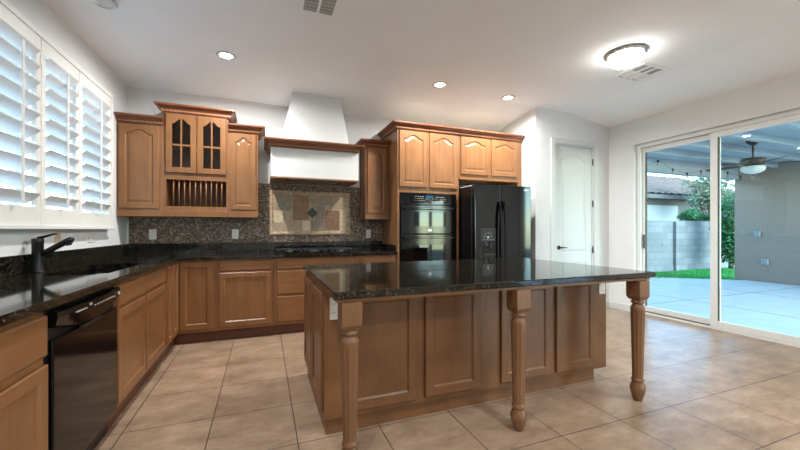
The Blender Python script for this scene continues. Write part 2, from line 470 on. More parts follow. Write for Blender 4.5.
def door_loops(u0, u1, z0, z1, st, rb, rt, arch, n=16):
    """outer and inner loops with matching points"""
    ui0, ui1, zi0 = u0 + st, u1 - st, z0 + rb
    zs = z1 - rt - arch
    inner = [(ui0, zi0), (ui1, zi0)]; outer = [(u0, z0), (u1, z0)]
    if arch:
        for i in range(n + 1):
            s = i / n; u = ui1 + (ui0 - ui1) * s
            inner.append((u, zs + arch * bump01(s)))
            outer.append((u1 if i == 0 else u0 if i == n else u, z1))
    else:
        inner += [(ui1, zs), (ui0, zs)]; outer += [(u1, z1), (u0, z1)]
    return outer, inner, (ui0, ui1, zi0, zs)

def inset(l, box, d):
    a, b, c, e = box; cu, cz = (a + b) / 2, (c + e) / 2; hu, hz = (b - a) / 2, (e - c) / 2
    return [(cu + (u - cu) * (1 - d / hu), cz + (z - cz) * (1 - d / hz)) for u, z in l]

def panel_door(mb, u0, u1, z0, z1, w=0.0, t=.02, st=.055, rb=None, rt=None, arch=0, raised=False):
    rb = st if rb is None else rb; rt = st if rt is None else rt
    o, i, bx = door_loops(u0, u1, z0, z1, st, rb, rt, arch)
    ob = (u0, u1, z0, z1)
    def L(l, ww): return [(p[0], ww, p[1]) for p in l]
    ls = [L(o, w), L(o, w + t - .004), L(inset(o, ob, .004), w + t), L(i, w + t), L(inset(i, bx, .005), w + t - .005), L(inset(i, bx, .010), w + t - .010)]
    if raised: ls += [L(inset(i, bx, .018), w + t - .010), L(inset(i, bx, .040), w + t - .004)]
    mb.loops(ls)
    return mb

def slab_front(mb, u0, u1, z0, z1, w=0.0, t=.02):
    ob = (u0, u1, z0, z1); o = [(u0, z0), (u1, z0), (u1, z1), (u0, z1)]
    def L(l, ww): return [(p[0], ww, p[1]) for p in l]
    mb.loops([L(o, w), L(o, w + t - .008), L(inset(o, ob, .009), w + t)])
    return mb

LEFT = lambda u, w, z: (-.845 + w, u, z)        # left run: u is world y, w points into the room
BACK = lambda u, w, z: (u, 4.33 - w, z)         # back run
UPPER = lambda u, w, z: (u, 4.63 - w, z)        # wall cabinets
TALL = lambda u, w, z: (u, 4.31 - w, z)         # tall cabinet wall
G = .0008

# ------------------------------------------------------------------ base cabinets, left run
def base_unit(frame, depth, u0, u1, label, drawers=(), doors=(), grain='wood_x', raised=False, group='base cabinets along the walls', hollow=False):
    p = frame((u0 + u1) / 2, -depth / 2, 0)
    t = thing('base_cabinet', p, label, 'cabinet', group)
    mb = MB(frame)
    if hollow:
        zt = ZC - .042
        mb.box(u0 + G, u0 + .018, -depth, 0, .115, zt); mb.box(u1 - .018, u1 - G, -depth, 0, .115, zt)
        mb.box(u0 + .018, u1 - .018, -.022, 0, .115, zt); mb.box(u0 + .018, u1 - .018, -depth, -depth + .012, .115, zt); mb.box(u0 + .018, u1 - .018, -depth + .012, -.022, .115, .135)
    else: mb.box(u0 + G, u1 - G, -depth, 0, .115, ZC - .042)
    build('carcass', mb, M['wood'], t)
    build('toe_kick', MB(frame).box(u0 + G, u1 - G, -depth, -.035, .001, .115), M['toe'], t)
    for (a, b, z0, z1) in drawers: build('drawer', slab_front(MB(frame), a, b, z0, z1), M[grain], t)
    for (a, b, z0, z1) in doors: build('door', panel_door(MB(frame), a, b, z0, z1, raised=raised), M['wood'], t)
    return t
DL = -.845 - WL - .002
base_unit(LEFT, DL, 1.27, 1.89, 'base cabinet left of the dishwasher, cut by the left picture edge', [(1.30, 1.885, .70, .868)], [(1.30, 1.885, .15, .665)], 'wood_y')
base_unit(LEFT, DL, 2.638, 3.825, 'sink base cabinet right of the dishwasher with two drawer fronts over two doors', [(2.652, 3.186, .745, .872), (3.21, 3.80, .745, .872)], [(2.652, 3.186, .15, .725), (3.21, 3.80, .15, .725)], 'wood_y', hollow=True)
# corner unit
t = thing('corner_base_cabinet', (-1.1, 4.6, 0), 'corner base cabinet with narrow doors where both counter runs meet', 'cabinet', 'base cabinets along the walls')
mb = MB(); mb.prism([(WL + .002, 3.827), (-.845, 3.827), (-.845, 4.33), (-.482, 4.33), (-.482, WB - .002), (WL + .002, WB - .002)], .115, ZC - .042, plane='uw')
build('carcass', mb, M['wood'], t)
mb = MB(); mb.prism([(WL + .002, 3.827), (-.88, 3.827), (-.88, 4.365), (-.482, 4.365), (-.482, WB - .002), (WL + .002, WB - .002)], .001, .115, plane='uw')
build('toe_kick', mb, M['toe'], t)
build('door', panel_door(MB(LEFT), 3.84, 4.03, .15, .872, st=.042), M['wood'], t)
build('door', panel_door(MB(LEFT), 4.055, 4.305, .15, .872, st=.05), M['wood'], t)
build('door', panel_door(MB(BACK), -.822, -.507, .15, .872), M['wood'], t)
DB = WB - 4.33 - .002
base_unit(BACK, DB, -.48, .112, 'base cabinet with one drawer over one door left of the cooktop', [(-.448, .084, .765, .872)], [(-.448, .084, .15, .745)])
base_unit(BACK, DB, .114, 1.118, 'wide three-drawer base cabinet under the black gas cooktop', [(.149, 1.079, .765, .872), (.149, 1.079, .47, .745), (.149, 1.079, .15, .45)])
base_unit(BACK, DB, 1.12, 1.628, 'base cabinet between the cooktop drawers and the wall ovens', [(1.156, 1.60, .765, .872)], [(1.156, 1.60, .15, .745)])

# ------------------------------------------------------------------ dishwasher
t = thing('dishwasher', (-1.1, 2.26, 0), 'glossy black dishwasher built in under the left counter', 'dishwasher')
build('tub', MB(LEFT).box(1.894, 2.634, -.55, -.004, .10, .885), M['black_matte'], t)
build('toe_panel', MB(LEFT).box(1.90, 2.63, -.50, -.03, .001, .10), M['black_matte'], t)
build('door_panel', MB(LEFT).box(1.925, 2.630, 0, .018, .125, .750, .006, 2), M['black'], t)
# bowed control panel
mb = MB(LEFT); ls = []
us = [1.925 + .705 * i / 16 for i in range(17)]
for u in us:
    q = math.sin(PI * (u - 1.925) / .705); zl = .806 - .05 * q; k = .72 + .28 * q
    ls.append([(u, 0, zl), (u, .022 * k, zl), (u, .036 * k, zl + .008), (u, .046 * k, .845), (u, .042 * k, .866), (u, .020, .875), (u, 0, .875)])
cp = build('control_panel', mb.loops(ls), M['black'], t)
for i in range(9): build('button', MB(LEFT).box(2.24 + i * .032, 2.253 + i * .032, .0405, .0475, .834, .839), M['mark'], cp)
build('maker_mark', MB(LEFT).box(2.06, 2.16, .040, .0470, .838, .842), M['mark'], cp)
build('indicator', MB(LEFT).box(2.19, 2.21, .040, .0472, .845, .856), M['mark'], cp)
build('dial', MB(LEFT).lathe((2.575, .040, .842), [(.012, 0), (.010, .006)], 16, 'y'), M['mark'], cp)
build('grip_recess', MB(LEFT).box(2.17, 2.39, .010, .028, .742, .7555), M['slot'], cp)

# ------------------------------------------------------------------ counter along the walls
EX, EY = -.805, 4.29
SKX0, SKX1, SKY0, SKY1 = -1.315, -.945, 2.80, 3.66
mb = MB()
def slab_poly(mb, pts, z0, z1, hole=None, bev=.006):
    """slab with eased edges along the outline"""
    n = len(pts)
    def off(d):
        out = []
        for i in range(n):
            p0, p, p1 = Vector(pts[i - 1]), Vector(pts[i]), Vector(pts[(i + 1) % n])
            a = (p - p0).normalized(); b = (p1 - p).normalized()
            na, nb = Vector((-a.y, a.x)), Vector((-b.y, b.x)); m_ = (na + nb); m_ = m_ / (1 + na.dot(nb))
            out.append(tuple(p + m_ * d))
        return out
    ls = [(off(bev), z0), (off(0), z0 + bev), (off(0), z1 - bev), (off(bev * .35), z1 - bev * .3), (off(bev), z1)]
    vv = [[mb.v((p[0], p[1], z)) for p in l] for l, z in ls]
    for a, b in zip(vv, vv[1:]):
        for i in range(n): mb.face([a[i], a[(i + 1) % n], b[(i + 1) % n], b[i]])
    if hole is None: mb.face(vv[0][::-1]); mb.face(vv[-1])
    return vv
C0 = .30
pts = [(WL + .001, C0), (EX, C0), (EX, EY - .03), (EX + .03, EY), (1.629, EY), (1.629, WB - .001), (WL + .001, WB - .001)]
slab_poly(mb, pts, ZC - .04, ZC)
bm = mb.bm; bmesh.ops.recalc_face_normals(bm, faces=bm.faces[:])
ct = build('wall_countertop', mb, M['granite'])
tag(ct, 'long L-shaped black granite countertop along the window and back walls', 'countertop')
# cut the sink hole
def cut_hole(o, x0, x1, y0, y1, z0, z1, bev):
    cm = MB().box(x0, x1, y0, y1, z0, z1); es = [e for e in cm.bm.edges if abs(e.verts[0].co.z - e.verts[1].co.z) > .01]
    bmesh.ops.bevel(cm.bm, geom=es, offset=bev, segments=5, affect='EDGES')
    c = build('cutter', cm, M['granite'])
    md = o.modifiers.new('hole', 'BOOLEAN'); md.object = c; md.solver = 'EXACT'
    dg = bpy.context.evaluated_depsgraph_get(); me = bpy.data.meshes.new_from_object(o.evaluated_get(dg))
    o.modifiers.clear(); o.data = me; bpy.data.objects.remove(c)
cut_hole(ct, SKX0, SKX1, SKY0, SKY1, ZC - .1, ZC + .1, .05)
mb = MB()
mb.box(WL + .001, WL + .021, C0, WB - .001, ZC, 1.058, .002); mb.box(WL + .021, 1.629, WB - .021, WB - .001, ZC, 1.058, .002)
mb.box(1.609, 1.629, 4.36, WB - .021, ZC, 1.02, .002)
build('splash_strip', mb, M['granite'], ct)

# sink
mb = MB()
def rrect(x0, x1, y0, y1, r, z, n=5):
    out = []
    for cx_, cy_, a0 in ((x1 - r, y1 - r, 0), (x0 + r, y1 - r, PI / 2), (x0 + r, y0 + r, PI), (x1 - r, y0 + r, 1.5 * PI)):
        for i in range(n + 1): out.append((cx_ + r * math.cos(a0 + PI / 2 * i / n), cy_ + r * math.sin(a0 + PI / 2 * i / n), z))
    return out
zt = ZC - .041
mb.loops([rrect(SKX0 - .02, SKX1 + .02, SKY0 - .02, SKY1 + .02, .05, zt - .012), rrect(SKX0 - .02, SKX1 + .02, SKY0 - .02, SKY1 + .02, .05, zt),
          rrect(SKX0, SKX1, SKY0, SKY1, .05, zt), rrect(SKX0 + .006, SKX1 - .006, SKY0 + .006, SKY1 - .006, .05, zt - .15), rrect(SKX0 + .04, SKX1 - .04, SKY0 + .04, SKY1 - .04, .04, zt - .18)], cap0=False)
t = build('kitchen_sink', mb, M['sink'])
tag(t, 'black undermount sink basin set in the counter under the window', 'sink')
build('sink_drain', MB().lathe(((SKX0 + SKX1) / 2, 3.2, zt - .1805), [(.045, 0), (.045, .004), (.03, .003)], 20), M['chrome'], t)

# faucet
fx, fy = -1.405, 3.08
t = thing('faucet', (fx, fy, ZC), 'matte black single lever faucet standing behind the sink', 'faucet')
build('faucet_body', MB().lathe((fx, fy, ZC + .0005), [(.036, 0), (.036, .006), (.031, .010), (.030, .012), (.030, .195), (.031, .197), (.031, .222), (.028, .226)], 28), M['faucet'], t)
sp = build('spout', MB().tube([(fx + .02, fy, 1.056), (fx + .06, fy, 1.080), (fx + .11, fy - .003, 1.112), (fx + .155, fy - .006, 1.140), (fx + .182, fy - .008, 1.152), (fx + .192, fy - .008, 1.150)], [.020, .0195, .019, .021, .022, .014], 16), M['faucet'], t)
build('spray_head', MB().tube([(fx + .162, fy - .007, 1.142), (fx + .168, fy - .007, 1.112)], [.019, .016], 16), M['faucet'], sp)
build('lever', MB().tube([(fx, fy, 1.163), (fx + .03, fy, 1.172), (fx + .085, fy - .004, 1.190), (fx + .105, fy - .005, 1.194)], [.011, .009, .007, .005], 12), M['faucet'], t)

# ------------------------------------------------------------------ backsplash mosaic, mural
tag(build('mosaic_backsplash', MB().box(WL + .022, 1.628, WB - .008, WB - .0005, 1.0585, 1.822), M['mosaic'], origin=(0, WB, 1.05)),
    'small brown glass and stone mosaic tiles between granite strip and wall cabinets', 'backsplash')
MX0, MX1, MZ0, MZ1 = .079, 1.140, 1.150, 1.735
t = thing('tile_mural', ((MX0 + MX1) / 2, WB - .01, MZ0), 'framed travertine tile panel with a dark diamond behind the cooktop', 'tile panel')
y1 = WB - .0085
mb = MB(); rim = .052
ls = []
for d, y in ((0, y1), (0, y1 - .016), (.012, y1 - .026), (.030, y1 - .026), (.040, y1 - .016), (rim, y1 - .012), (rim, y1)):
    ls.append([(MX0 + d, y, MZ0 + d), (MX1 - d, y, MZ0 + d), (MX1 - d, y, MZ1 - d), (MX0 + d, y, MZ1 - d)])
build('rim_moulding', mb.loops(ls, cap0=False, cap1=False), M['trav_rim'], t)
mats = [M[k] for k in ('trav_tan', 'trav_pale', 'trav_grey', 'trav_brown', 'trav_dark')]
mb = MB(); mb.box(MX0 + rim, MX1 - rim, y1 - .004, y1, MZ0 + rim, MZ1 - rim, mi=0)
# tile layout measured in the photograph: (left, top, right, bottom, kind) in panel fractions
cells = [(.03, .02, .245, .43, 2), (.0, .43, .125, .77, 1), (.128, .43, .245, .70, 0), (.248, .0, .47, .70, 3), (.47, .05, .60, .22, 2), (.60, .0, .80, .27, 2), (.80, .0, 1., .36, 0),
         (.0, .77, .14, 1., 0), (.142, .70, .37, 1., 0), (.372, .70, .49, 1., 1), (.49, .70, .69, 1., 2), (.55, .27, .69, .69, 2), (.692, .41, .90, .96, 3), (.692, .27, .80, .405, 0), (.802, .365, .90, .405, 1),
         (.905, .37, 1., 1., 1), (.0, .0, .028, .43, 0), (.472, .22, .55, .70, 0)]
iw, ih = MX1 - MX0 - 2 * rim, MZ1 - MZ0 - 2 * rim
for (a, b, c, d, k) in cells:
    mb.box(MX0 + rim + a * iw + .002, MX0 + rim + c * iw - .002, y1 - .009, y1 - .004, MZ1 - rim - d * ih + .002, MZ1 - rim - b * ih - .002, .001, 1, k)
build('tile_field', mb, mats, t)
cxm, czm = MX0 + rim + .515 * iw, MZ1 - rim - .49 * ih
mb = MB(); mb.prism([(cxm - .075, czm), (cxm, czm - .075), (cxm + .075, czm), (cxm, czm + .075)], y1 - .013, y1 - .0092)
build('diamond_tile', mb, M['trav_dark'], t)

# ------------------------------------------------------------------ cooktop
t = thing('gas_cooktop', (.61, 4.62, ZC), 'black gas cooktop with iron grates set in the back counter', 'cooktop')
build('glass_top', MB().box(.13, 1.09, 4.37, 4.87, ZC + .0005, ZC + .012, .004, 2), M['black'], t)
for gx0, gx1 in ((.16, .44), (.47, .75), (.78, 1.06)):
    mb = MB()
    for y in (4.42, 4.62, 4.82): mb.box(gx0, gx1, y - .006, y + .006, ZC + .036, ZC + .048, .002)
    for x in (gx0 + .006, (gx0 + gx1) / 2, gx1 - .006): mb.box(x - .006, x + .006, 4.42, 4.82, ZC + .037, ZC + .047, .002)
    for x in (gx0 + .008, gx1 - .008):
        for y in (4.425, 4.815): mb.box(x - .007, x + .007, y - .007, y + .007, ZC + .012, ZC + .037)
    build('grate', mb, M['black_iron'], t)
for bx, by, r in ((.30, 4.50, .035), (.30, 4.73, .045), (.61, 4.62, .055), (.92, 4.50, .045), (.92, 4.73, .035)):
    build('burner', MB().lathe((bx, by, ZC + .012), [(r * 1.2, 0), (r * 1.2, .006), (r, .008), (r, .018), (r * .85, .020)], 24), M['black_iron'], t)
for i in range(5):
    build('control_knob', MB().lathe((.43 + i * .09, 4.393, ZC + .012), [(.016, 0), (.016, .014), (.012, .018)], 16), M['black_matte'], t)

# ------------------------------------------------------------------ crown moulding
CROWN = [(0, 0), (.012, 0), (.016, .009), (.020, .011), (.020, .036), (.032, .038), (.038, .046), (.054, .057), (.068, .063), (.070, .068), (.080, .070), (.080, .088), (0, .088)]
def crown(name, frame_y, x0, x1, z0, h, parent, left=True, right=True, yw=WB - .002, proj=1.0):
    k = h / .088
    mb = MB(); ls = []
    for d, z in CROWN:
        d *= proj
        l = []
        if left: l += [(x0 - d, yw, z0 + z * k)]
        l += [(x0 - (d if left else 0), frame_y - d, z0 + z * k), (x1 + (d if right else 0), frame_y - d, z0 + z * k)]
        if right: l += [(x1 + d, yw, z0 + z * k)]
        ls.append(l)
    mb.loops(ls, closed=False, cap0=False, cap1=False)
    n = len(ls[0])
    for idx in (0, n - 1):
        mb.face([mb.v(l[idx]) for l in ls])
    mb.box(x0 + .001, x1 - .001, frame_y + .002, yw - .001, z0 + h - .012, z0 + h - .001, mi=1)
    c = build(name, mb, [M['crown'], M['pale_top']], parent)
    mb = MB(); d0 = .020 * proj; s = .024
    x = x0 - (d0 if left else 0)
    while x < x1 + (d0 if right else 0) - .008:
        mb.box(x, x + .013, frame_y - d0 - .010, frame_y - d0 + .001, z0 + .014 * k, z0 + .034 * k); x += s
    for on, xx, sg in ((left, x0 - d0, -1), (right, x1 + d0, 1)):
        if on:
            y = frame_y - d0 + .004
            while y < yw - .01:
                mb.box(min(xx, xx + sg * .010), max(xx, xx + sg * .010), y, y + .013, z0 + .014 * k, z0 + .034 * k); y += s
    build('dentil_trim', mb, M['dentil'], c)
    return c

# ------------------------------------------------------------------ wall cabinets left of the hood
DU = WB - 4.63 - .010
def wall_unit(name, u0, u1, z0, z1, label, frame=UPPER, depth=DU, group='wall cabinets'):
    p = frame((u0 + u1) / 2, -depth / 2, z0); return thing(name, p, label, 'cabinet', group)
t = wall_unit('wall_cabinet', WL, -1.03, 1.365, 2.375, 'arched single-door wall cabinet beside the window shutters')
build('carcass', MB(UPPER).box(WL + .002, -1.031, -DU, 0, 1.44, 2.376), M['wood'], t)
build('bottom_rail', MB(UPPER).box(WL + .002, -1.031, -DU, .012, 1.365, 1.4395, .004), M['wood_x'], t)
build('door', panel_door(MB(UPPER), -1.44, -1.075, 1.452, 2.366, arch=.05, raised=True, rt=.05), M['wood'], t)
crown('crown', 4.63, WL + .002, -1.031, 2.376, .085, t, left=False, right=False)

t = wall_unit('glass_door_cabinet', -1.03, -.385, 1.365, 2.52, 'taller centre wall cabinet with two glass doors over a plate rack')
mb = MB(UPPER)
for b in ((-1.029, -1.011, -DU, 0, 1.44, 2.526), (-.404, -.386, -DU, 0, 1.44, 2.526), (-1.011, -.404, -DU, -DU + .012, 1.44, 2.526),
          (-1.011, -.404, -DU + .012, 0, 2.508, 2.526), (-1.011, -.404, -DU + .012, 0, 1.785, 1.86), (-1.011, -.404, -DU + .012, 0, 1.44, 1.485)): mb.box(*b)
build('carcass', mb, M['wood'], t)
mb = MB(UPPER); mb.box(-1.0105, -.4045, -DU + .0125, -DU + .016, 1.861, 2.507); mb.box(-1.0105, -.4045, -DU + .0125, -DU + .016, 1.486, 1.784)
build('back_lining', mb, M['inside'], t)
build('inner_shelf', MB(UPPER).box(-1.0105, -.4045, -DU + .02, -.03, 2.17, 2.186), M['wood_x'], t)
build('bottom_rail', MB(UPPER).box(-1.029, -.386, -DU, .012, 1.365, 1.4395, .004), M['wood_x'], t)
for k in range(10):
    u = -.998 + .576 * (k + 1) / 10.6
    build('rack_dowel', MB(UPPER).lathe((u, -.02, 1.486), [(.0065, 0), (.0065, .298)], 10), M['wood'], t)
for (a, b) in ((-1.012, -.711), (-.704, -.406)):
    st = .05; o, i, bx = door_loops(a, b, 1.862, 2.522, .058, .058, .052, .058, 16)
    def L(l, ww): return [(p[0], ww, p[1]) for p in l]
    mb = MB(UPPER); n = len(o)
    ls = [L(i, .001), L(o, .001), L(o, .017), L(inset(o, (a, b, 1.862, 2.522), .004), .021), L(i, .021), L(inset(i, bx, .004), .016), L(i, .001)]
    mb.loops(ls, cap0=False, cap1=False); bmesh.ops.remove_doubles(mb.bm, verts=mb.bm.verts[:], dist=1e-5)
    d = build('glass_door', mb, M['wood'], t)
    mb = MB(UPPER); mu = (a + b) / 2
    mb.box(mu - .008, mu + .008, .009, .019, bx[2] - .002, 2.468); mb.box(bx[0] - .002, bx[1] + .002, .0095, .0185, 2.165, 2.183)
    build('muntin', mb, M['wood'], d)
    build('glass_pane', MB(UPPER).box(bx[0] - .006, bx[1] + .006, .005, .008, bx[2] - .006, 2.475), M['cab_glass'], d)
crown('crown', 4.63, -1.029, -.386, 2.526, .092, t)

t = wall_unit('wall_cabinet', -.385, -.058, 1.365, 2.375, 'narrow arched wall cabinet between the glass-door cabinet and the white hood')
build('carcass', MB(UPPER).box(-.384, -.058, -DU, 0, 1.44, 2.376), M['wood'], t)
build('bottom_rail', MB(UPPER).box(-.384, -.052, -DU, .012, 1.365, 1.4395, .004), M['wood_x'], t)
build('door', panel_door(MB(UPPER), -.355, -.08, 1.456, 2.366, arch=.05, raised=True, rt=.05, st=.05), M['wood'], t)
crown('crown', 4.63, -.384, -.058, 2.376, .085, t, left=False)

t = wall_unit('wall_cabinet', 1.29, 1.628, 1.36, 2.345, 'small arched wall cabinet between the white hood and the oven cabinet')
build('carcass', MB(UPPER).box(1.291, 1.627, -DU, 0, 1.43, 2.346), M['wood'], t)
build('bottom_rail', MB(UPPER).box(1.285, 1.627, -DU, .012, 1.36, 1.4295, .004), M['wood_x'], t)
build('door', panel_door(MB(UPPER), 1.315, 1.595, 1.444, 2.336, arch=.05, raised=True, rt=.05, st=.05), M['wood'], t)
crown('crown', 4.63, 1.291, 1.627, 2.346, .085, t, right=False)

# ------------------------------------------------------------------ hood
HX0, HX1, HY, HZ0, HZ1 = .085, 1.130, 4.38, 1.832, 2.187
t = thing('range_hood', ((HX0 + HX1) / 2, 4.66, HZ0), 'white plaster range hood with wood mantel and tapered chimney', 'range hood')
build('hood_box', MB().box(HX0, HX1, HY, WB - .002, HZ0 + .012, HZ1), M['white'], t)
mb = MB()
mb.box(HX0 - .004, HX1 + .004, HY - .004, HY + .10, HZ0 - .006, HZ0 + .0115); mb.box(HX0 - .004, HX1 + .004, 4.80, WB - .009, HZ0 - .006, HZ0 + .0115)
mb.box(HX0 - .004, HX0 + .17, HY + .10, 4.80, HZ0 - .006, HZ0 + .0115); mb.box(HX1 - .17, HX1 + .004, HY + .10, 4.80, HZ0 - .006, HZ0 + .0115)
build('bottom_trim', mb, M['wood_x'], t)
vi = build('vent_insert', MB().box(HX0 + .171, HX1 - .171, HY + .101, 4.799, HZ0 + .004, HZ0 + .0115), M['black_matte'], t)
mb = MB()
for i in range(14): mb.box(HX0 + .19, HX1 - .19, HY + .115 + i * .0215, HY + .123 + i * .0215, HZ0 + .000, HZ0 + .004)
build('filter_grille', mb, M['chrome'], vi)
crown('mantel', HY - .012, HX0 + .006, HX1 - .02, HZ1, .088, t, proj=1.0)
mb = MB()
zb_, zt_ = HZ1 + .089, 2.915
def rect(x0, x1, y0, y1, z): return [(x0, y0, z), (x1, y0, z), (x1, y1, z), (x0, y1, z)]
mb.loops([rect(.188, 1.010, HY, WB - .002, zb_), rect(.345, .925, 4.53, WB - .002, zt_)])
build('chimney', mb, M['white'], t)

# ------------------------------------------------------------------ oven cabinet, fridge cabinet
DT = WB - 4.31 - .002
t = thing('oven_cabinet', (2.09, 4.62, 0), 'tall oven cabinet with two arched doors above the black ovens', 'cabinet')
mb = MB(TALL)
mb.box(1.631, 1.660, -DT, 0, .001, 2.53); mb.box(2.50, 2.543, -DT, 0, .001, 2.53); mb.box(1.66, 2.50, -DT, -.0, 1.712, 2.53); mb.box(1.66, 2.50, -DT, 0, .001, .40); mb.box(1.66, 2.50, -DT, -DT + .01, .40, 1.712)
build('carcass', mb, M['wood'], t)
build('door', panel_door(MB(TALL), 1.655, 2.052, 1.785, 2.522, arch=.055, raised=True, rt=.05), M['wood'], t)
build('door', panel_door(MB(TALL), 2.09, 2.515, 1.785, 2.522, arch=.055, raised=True, rt=.05), M['wood'], t)
build('drawer', slab_front(MB(TALL), 1.665, 2.50, .13, .38), M['wood_x'], t)
crown('crown', 4.31, 1.631, 2.5435, 2.531, .088, t, right=False)

t = thing('fridge_cabinet', (3.09, 4.62, 1.93), 'wide two-door cabinet bridging over the black fridge', 'cabinet')
mb = MB(TALL); mb.box(2.5445, 3.625, -DT, 0, 1.93, 2.53); mb.box(3.56, 3.625, -DT, 0, .001, 1.93)
build('carcass', mb, M['wood'], t)
build('door', panel_door(MB(TALL), 2.575, 3.035, 2.0, 2.522, arch=.05, raised=True, rt=.05), M['wood'], t)
build('door', panel_door(MB(TALL), 3.078, 3.55, 2.0, 2.522, arch=.05, raised=True, rt=.05), M['wood'], t)
crown('crown', 4.31, 2.5445, 3.625, 2.531, .088, t, left=False, right=False)

# ------------------------------------------------------------------ double oven
t = thing('double_wall_oven', (2.08, 4.4, .40), 'black built-in double wall oven with keypad panel', 'oven')
OX0, OX1 = 1.668, 2.492
build('oven_body', MB(TALL).box(OX0, OX1, -.55, .004, .405, 1.706), M['black_matte'], t)
cp = build('control_panel', MB(TALL).box(OX0, OX1, .0045, .03, 1.552, 1.706, .004), M['black'], t)
build('keypad_window', MB(TALL).box(1.80, 2.38, .0305, .032, 1.575, 1.690), M['oven_glass'], cp)
build('clock_display', MB(TALL).box(2.03, 2.13, .0325, .0335, 1.645, 1.675), M['display'], cp)
for r in range(2):
    for i in range(15):
        if random.random() < .8: build('key', MB(TALL).box(1.865 + i * .031, 1.865 + i * .031 + random.choice((.006, .012, .018)), .0325, .0332, 1.60 + r * .028, 1.607 + r * .028), M['mark'], cp)
for i in range(4):
    build('key', MB(TALL).box(1.87 + i * .035, 1.885 + i * .035, .0325, .0332, 1.655, 1.664), M['mark'], cp)
    build('key', MB(TALL).box(2.17 + i * .035, 2.195 + i * .035, .0325, .0332, 1.655, 1.662), M['mark'], cp)
for z0, z1, wz0, wz1 in ((1.165, 1.545, 1.262, 1.455), (.415, 1.158, .70, 1.02)):
    d = build('oven_door', MB(TALL).box(OX0 + .004, OX1 - .004, .0045, .035, z0, z1, .006, 2), M['black'], t)
    build('oven_window', MB(TALL).box(1.845, 2.325, .0352, .0365, wz0, wz1, .001), M['oven_glass'], d)
    hz = z1 - .045
    mb = MB(TALL); mb.box(OX0 + .03, OX1 - .03, .058, .076, hz - .014, hz + .014, .006, 2)
    for u in (OX0 + .05, OX1 - .07): mb.box(u, u + .02, .035, .06, hz - .01, hz + .01)
    build('handle', mb, M['black'], d)
    if z1 > 1.3:
        mb = MB(TALL); mb.lathe((2.08, .0352, 1.212), [(.028, 0), (.026, .003)], 24, 'y')
        for v in mb.bm.verts: v.co.z = 1.212 + (v.co.z - 1.212) * .55
        build('maker_badge', mb, M['chrome'], d)

# ------------------------------------------------------------------ refrigerator
FRX0, FRX1, FRY = 2.572, 3.490, 3.95
t = thing('refrigerator', ((FRX0 + FRX1) / 2, 4.3, 0), 'black side-by-side refrigerator with ice dispenser', 'refrigerator')
build('cabinet_shell', MB().box(FRX0 + .002, FRX1 - .002, FRY + .075, 4.85, .02, 1.80, .008), M['fridge_side'], t)
build('toe_grille', MB().box(FRX0 + .01, FRX1 - .01, FRY + .06, FRY + .10, .002, .10), M['black_matte'], t)
build('top_cover', MB().box(FRX0 + .02, FRX1 - .02, FRY + .10, 4.80, 1.8005, 1.815, .004), M['mark'], t)
SPL = 2.985
def fridge_door(x0, x1, nm):
    mb = MB(); mb.box(x0, x1, FRY, FRY + .07, .105, 1.822, .014, 4)
    return build(nm, mb, M['fridge'], t)
fd = fridge_door(FRX0, SPL - .003, 'freezer_door'); rd = fridge_door(SPL + .003, FRX1, 'fridge_door')
dp = build('dispenser', MB().box(2.655, 2.90, FRY - .006, FRY - .0005, .86, 1.235, .003), M['black_matte'], fd)
mb = MB(); mb.box(2.675, 2.88, FRY - .010, FRY - .0065, .87, 1.07, .002)
build('dispenser_recess', mb, M['black'], dp)
mb = MB(); mb.lathe((2.735, FRY - .0105, 1.03), [(.030, 0), (.022, -.012), (.022, -.02)], 16, 'y'); mb.box(2.80, 2.82, FRY - .022, FRY - .0105, .98, 1.05)
build('dispenser_paddle', mb, M['black_iron'], dp)
build('drip_tray', MB().box(2.69, 2.865, FRY - .02, FRY - .0105, .878, .905, .002), M['bronze'], dp)
mb = MB()
for i in range(5):
    a = PI * (i / 4); mb.box(2.775 + .055 * math.cos(a) - .006, 2.775 + .055 * math.cos(a) + .006, FRY - .0078, FRY - .0062, 1.125 + .05 * math.sin(a), 1.135 + .05 * math.sin(a))
mb.lathe((2.775, FRY - .0062, 1.12), [(.018, 0), (.018, -.0015)], 16, 'y')
for i in range(4): mb.box(2.70 + i * .045, 2.725 + i * .045, FRY - .0078, FRY - .0062, 1.085, 1.09)
build('dispenser_keys', mb, M['mark'], dp)
for d, x, sg in ((fd, SPL - .035, 1), (rd, SPL + .035, -1)):
    pts = []
    for i in range(17):
        s = i / 16; z = .55 + (1.60 - .55) * s; pts.append((x, FRY - .004 - .055 * math.sin(PI * s) ** .55, z))
    mb = MB()
    ls = [[(p[0] - .016, p[1] - .010, p[2]), (p[0] + .016, p[1] - .010, p[2]), (p[0] + .016, p[1] + .008, p[2]), (p[0] - .016, p[1] + .008, p[2])] for p in pts]
    build('handle', mb.loops(ls), M['black'], d)
mb = MB(); mb.lathe((3.40, FRY - .0005, 1.765), [(.035, 0), (.033, -.003)], 24, 'y')
for v in mb.bm.verts: v.co.z = 1.765 + (v.co.z - 1.765) * .3
build('maker_badge', mb, M['chrome'], rd)

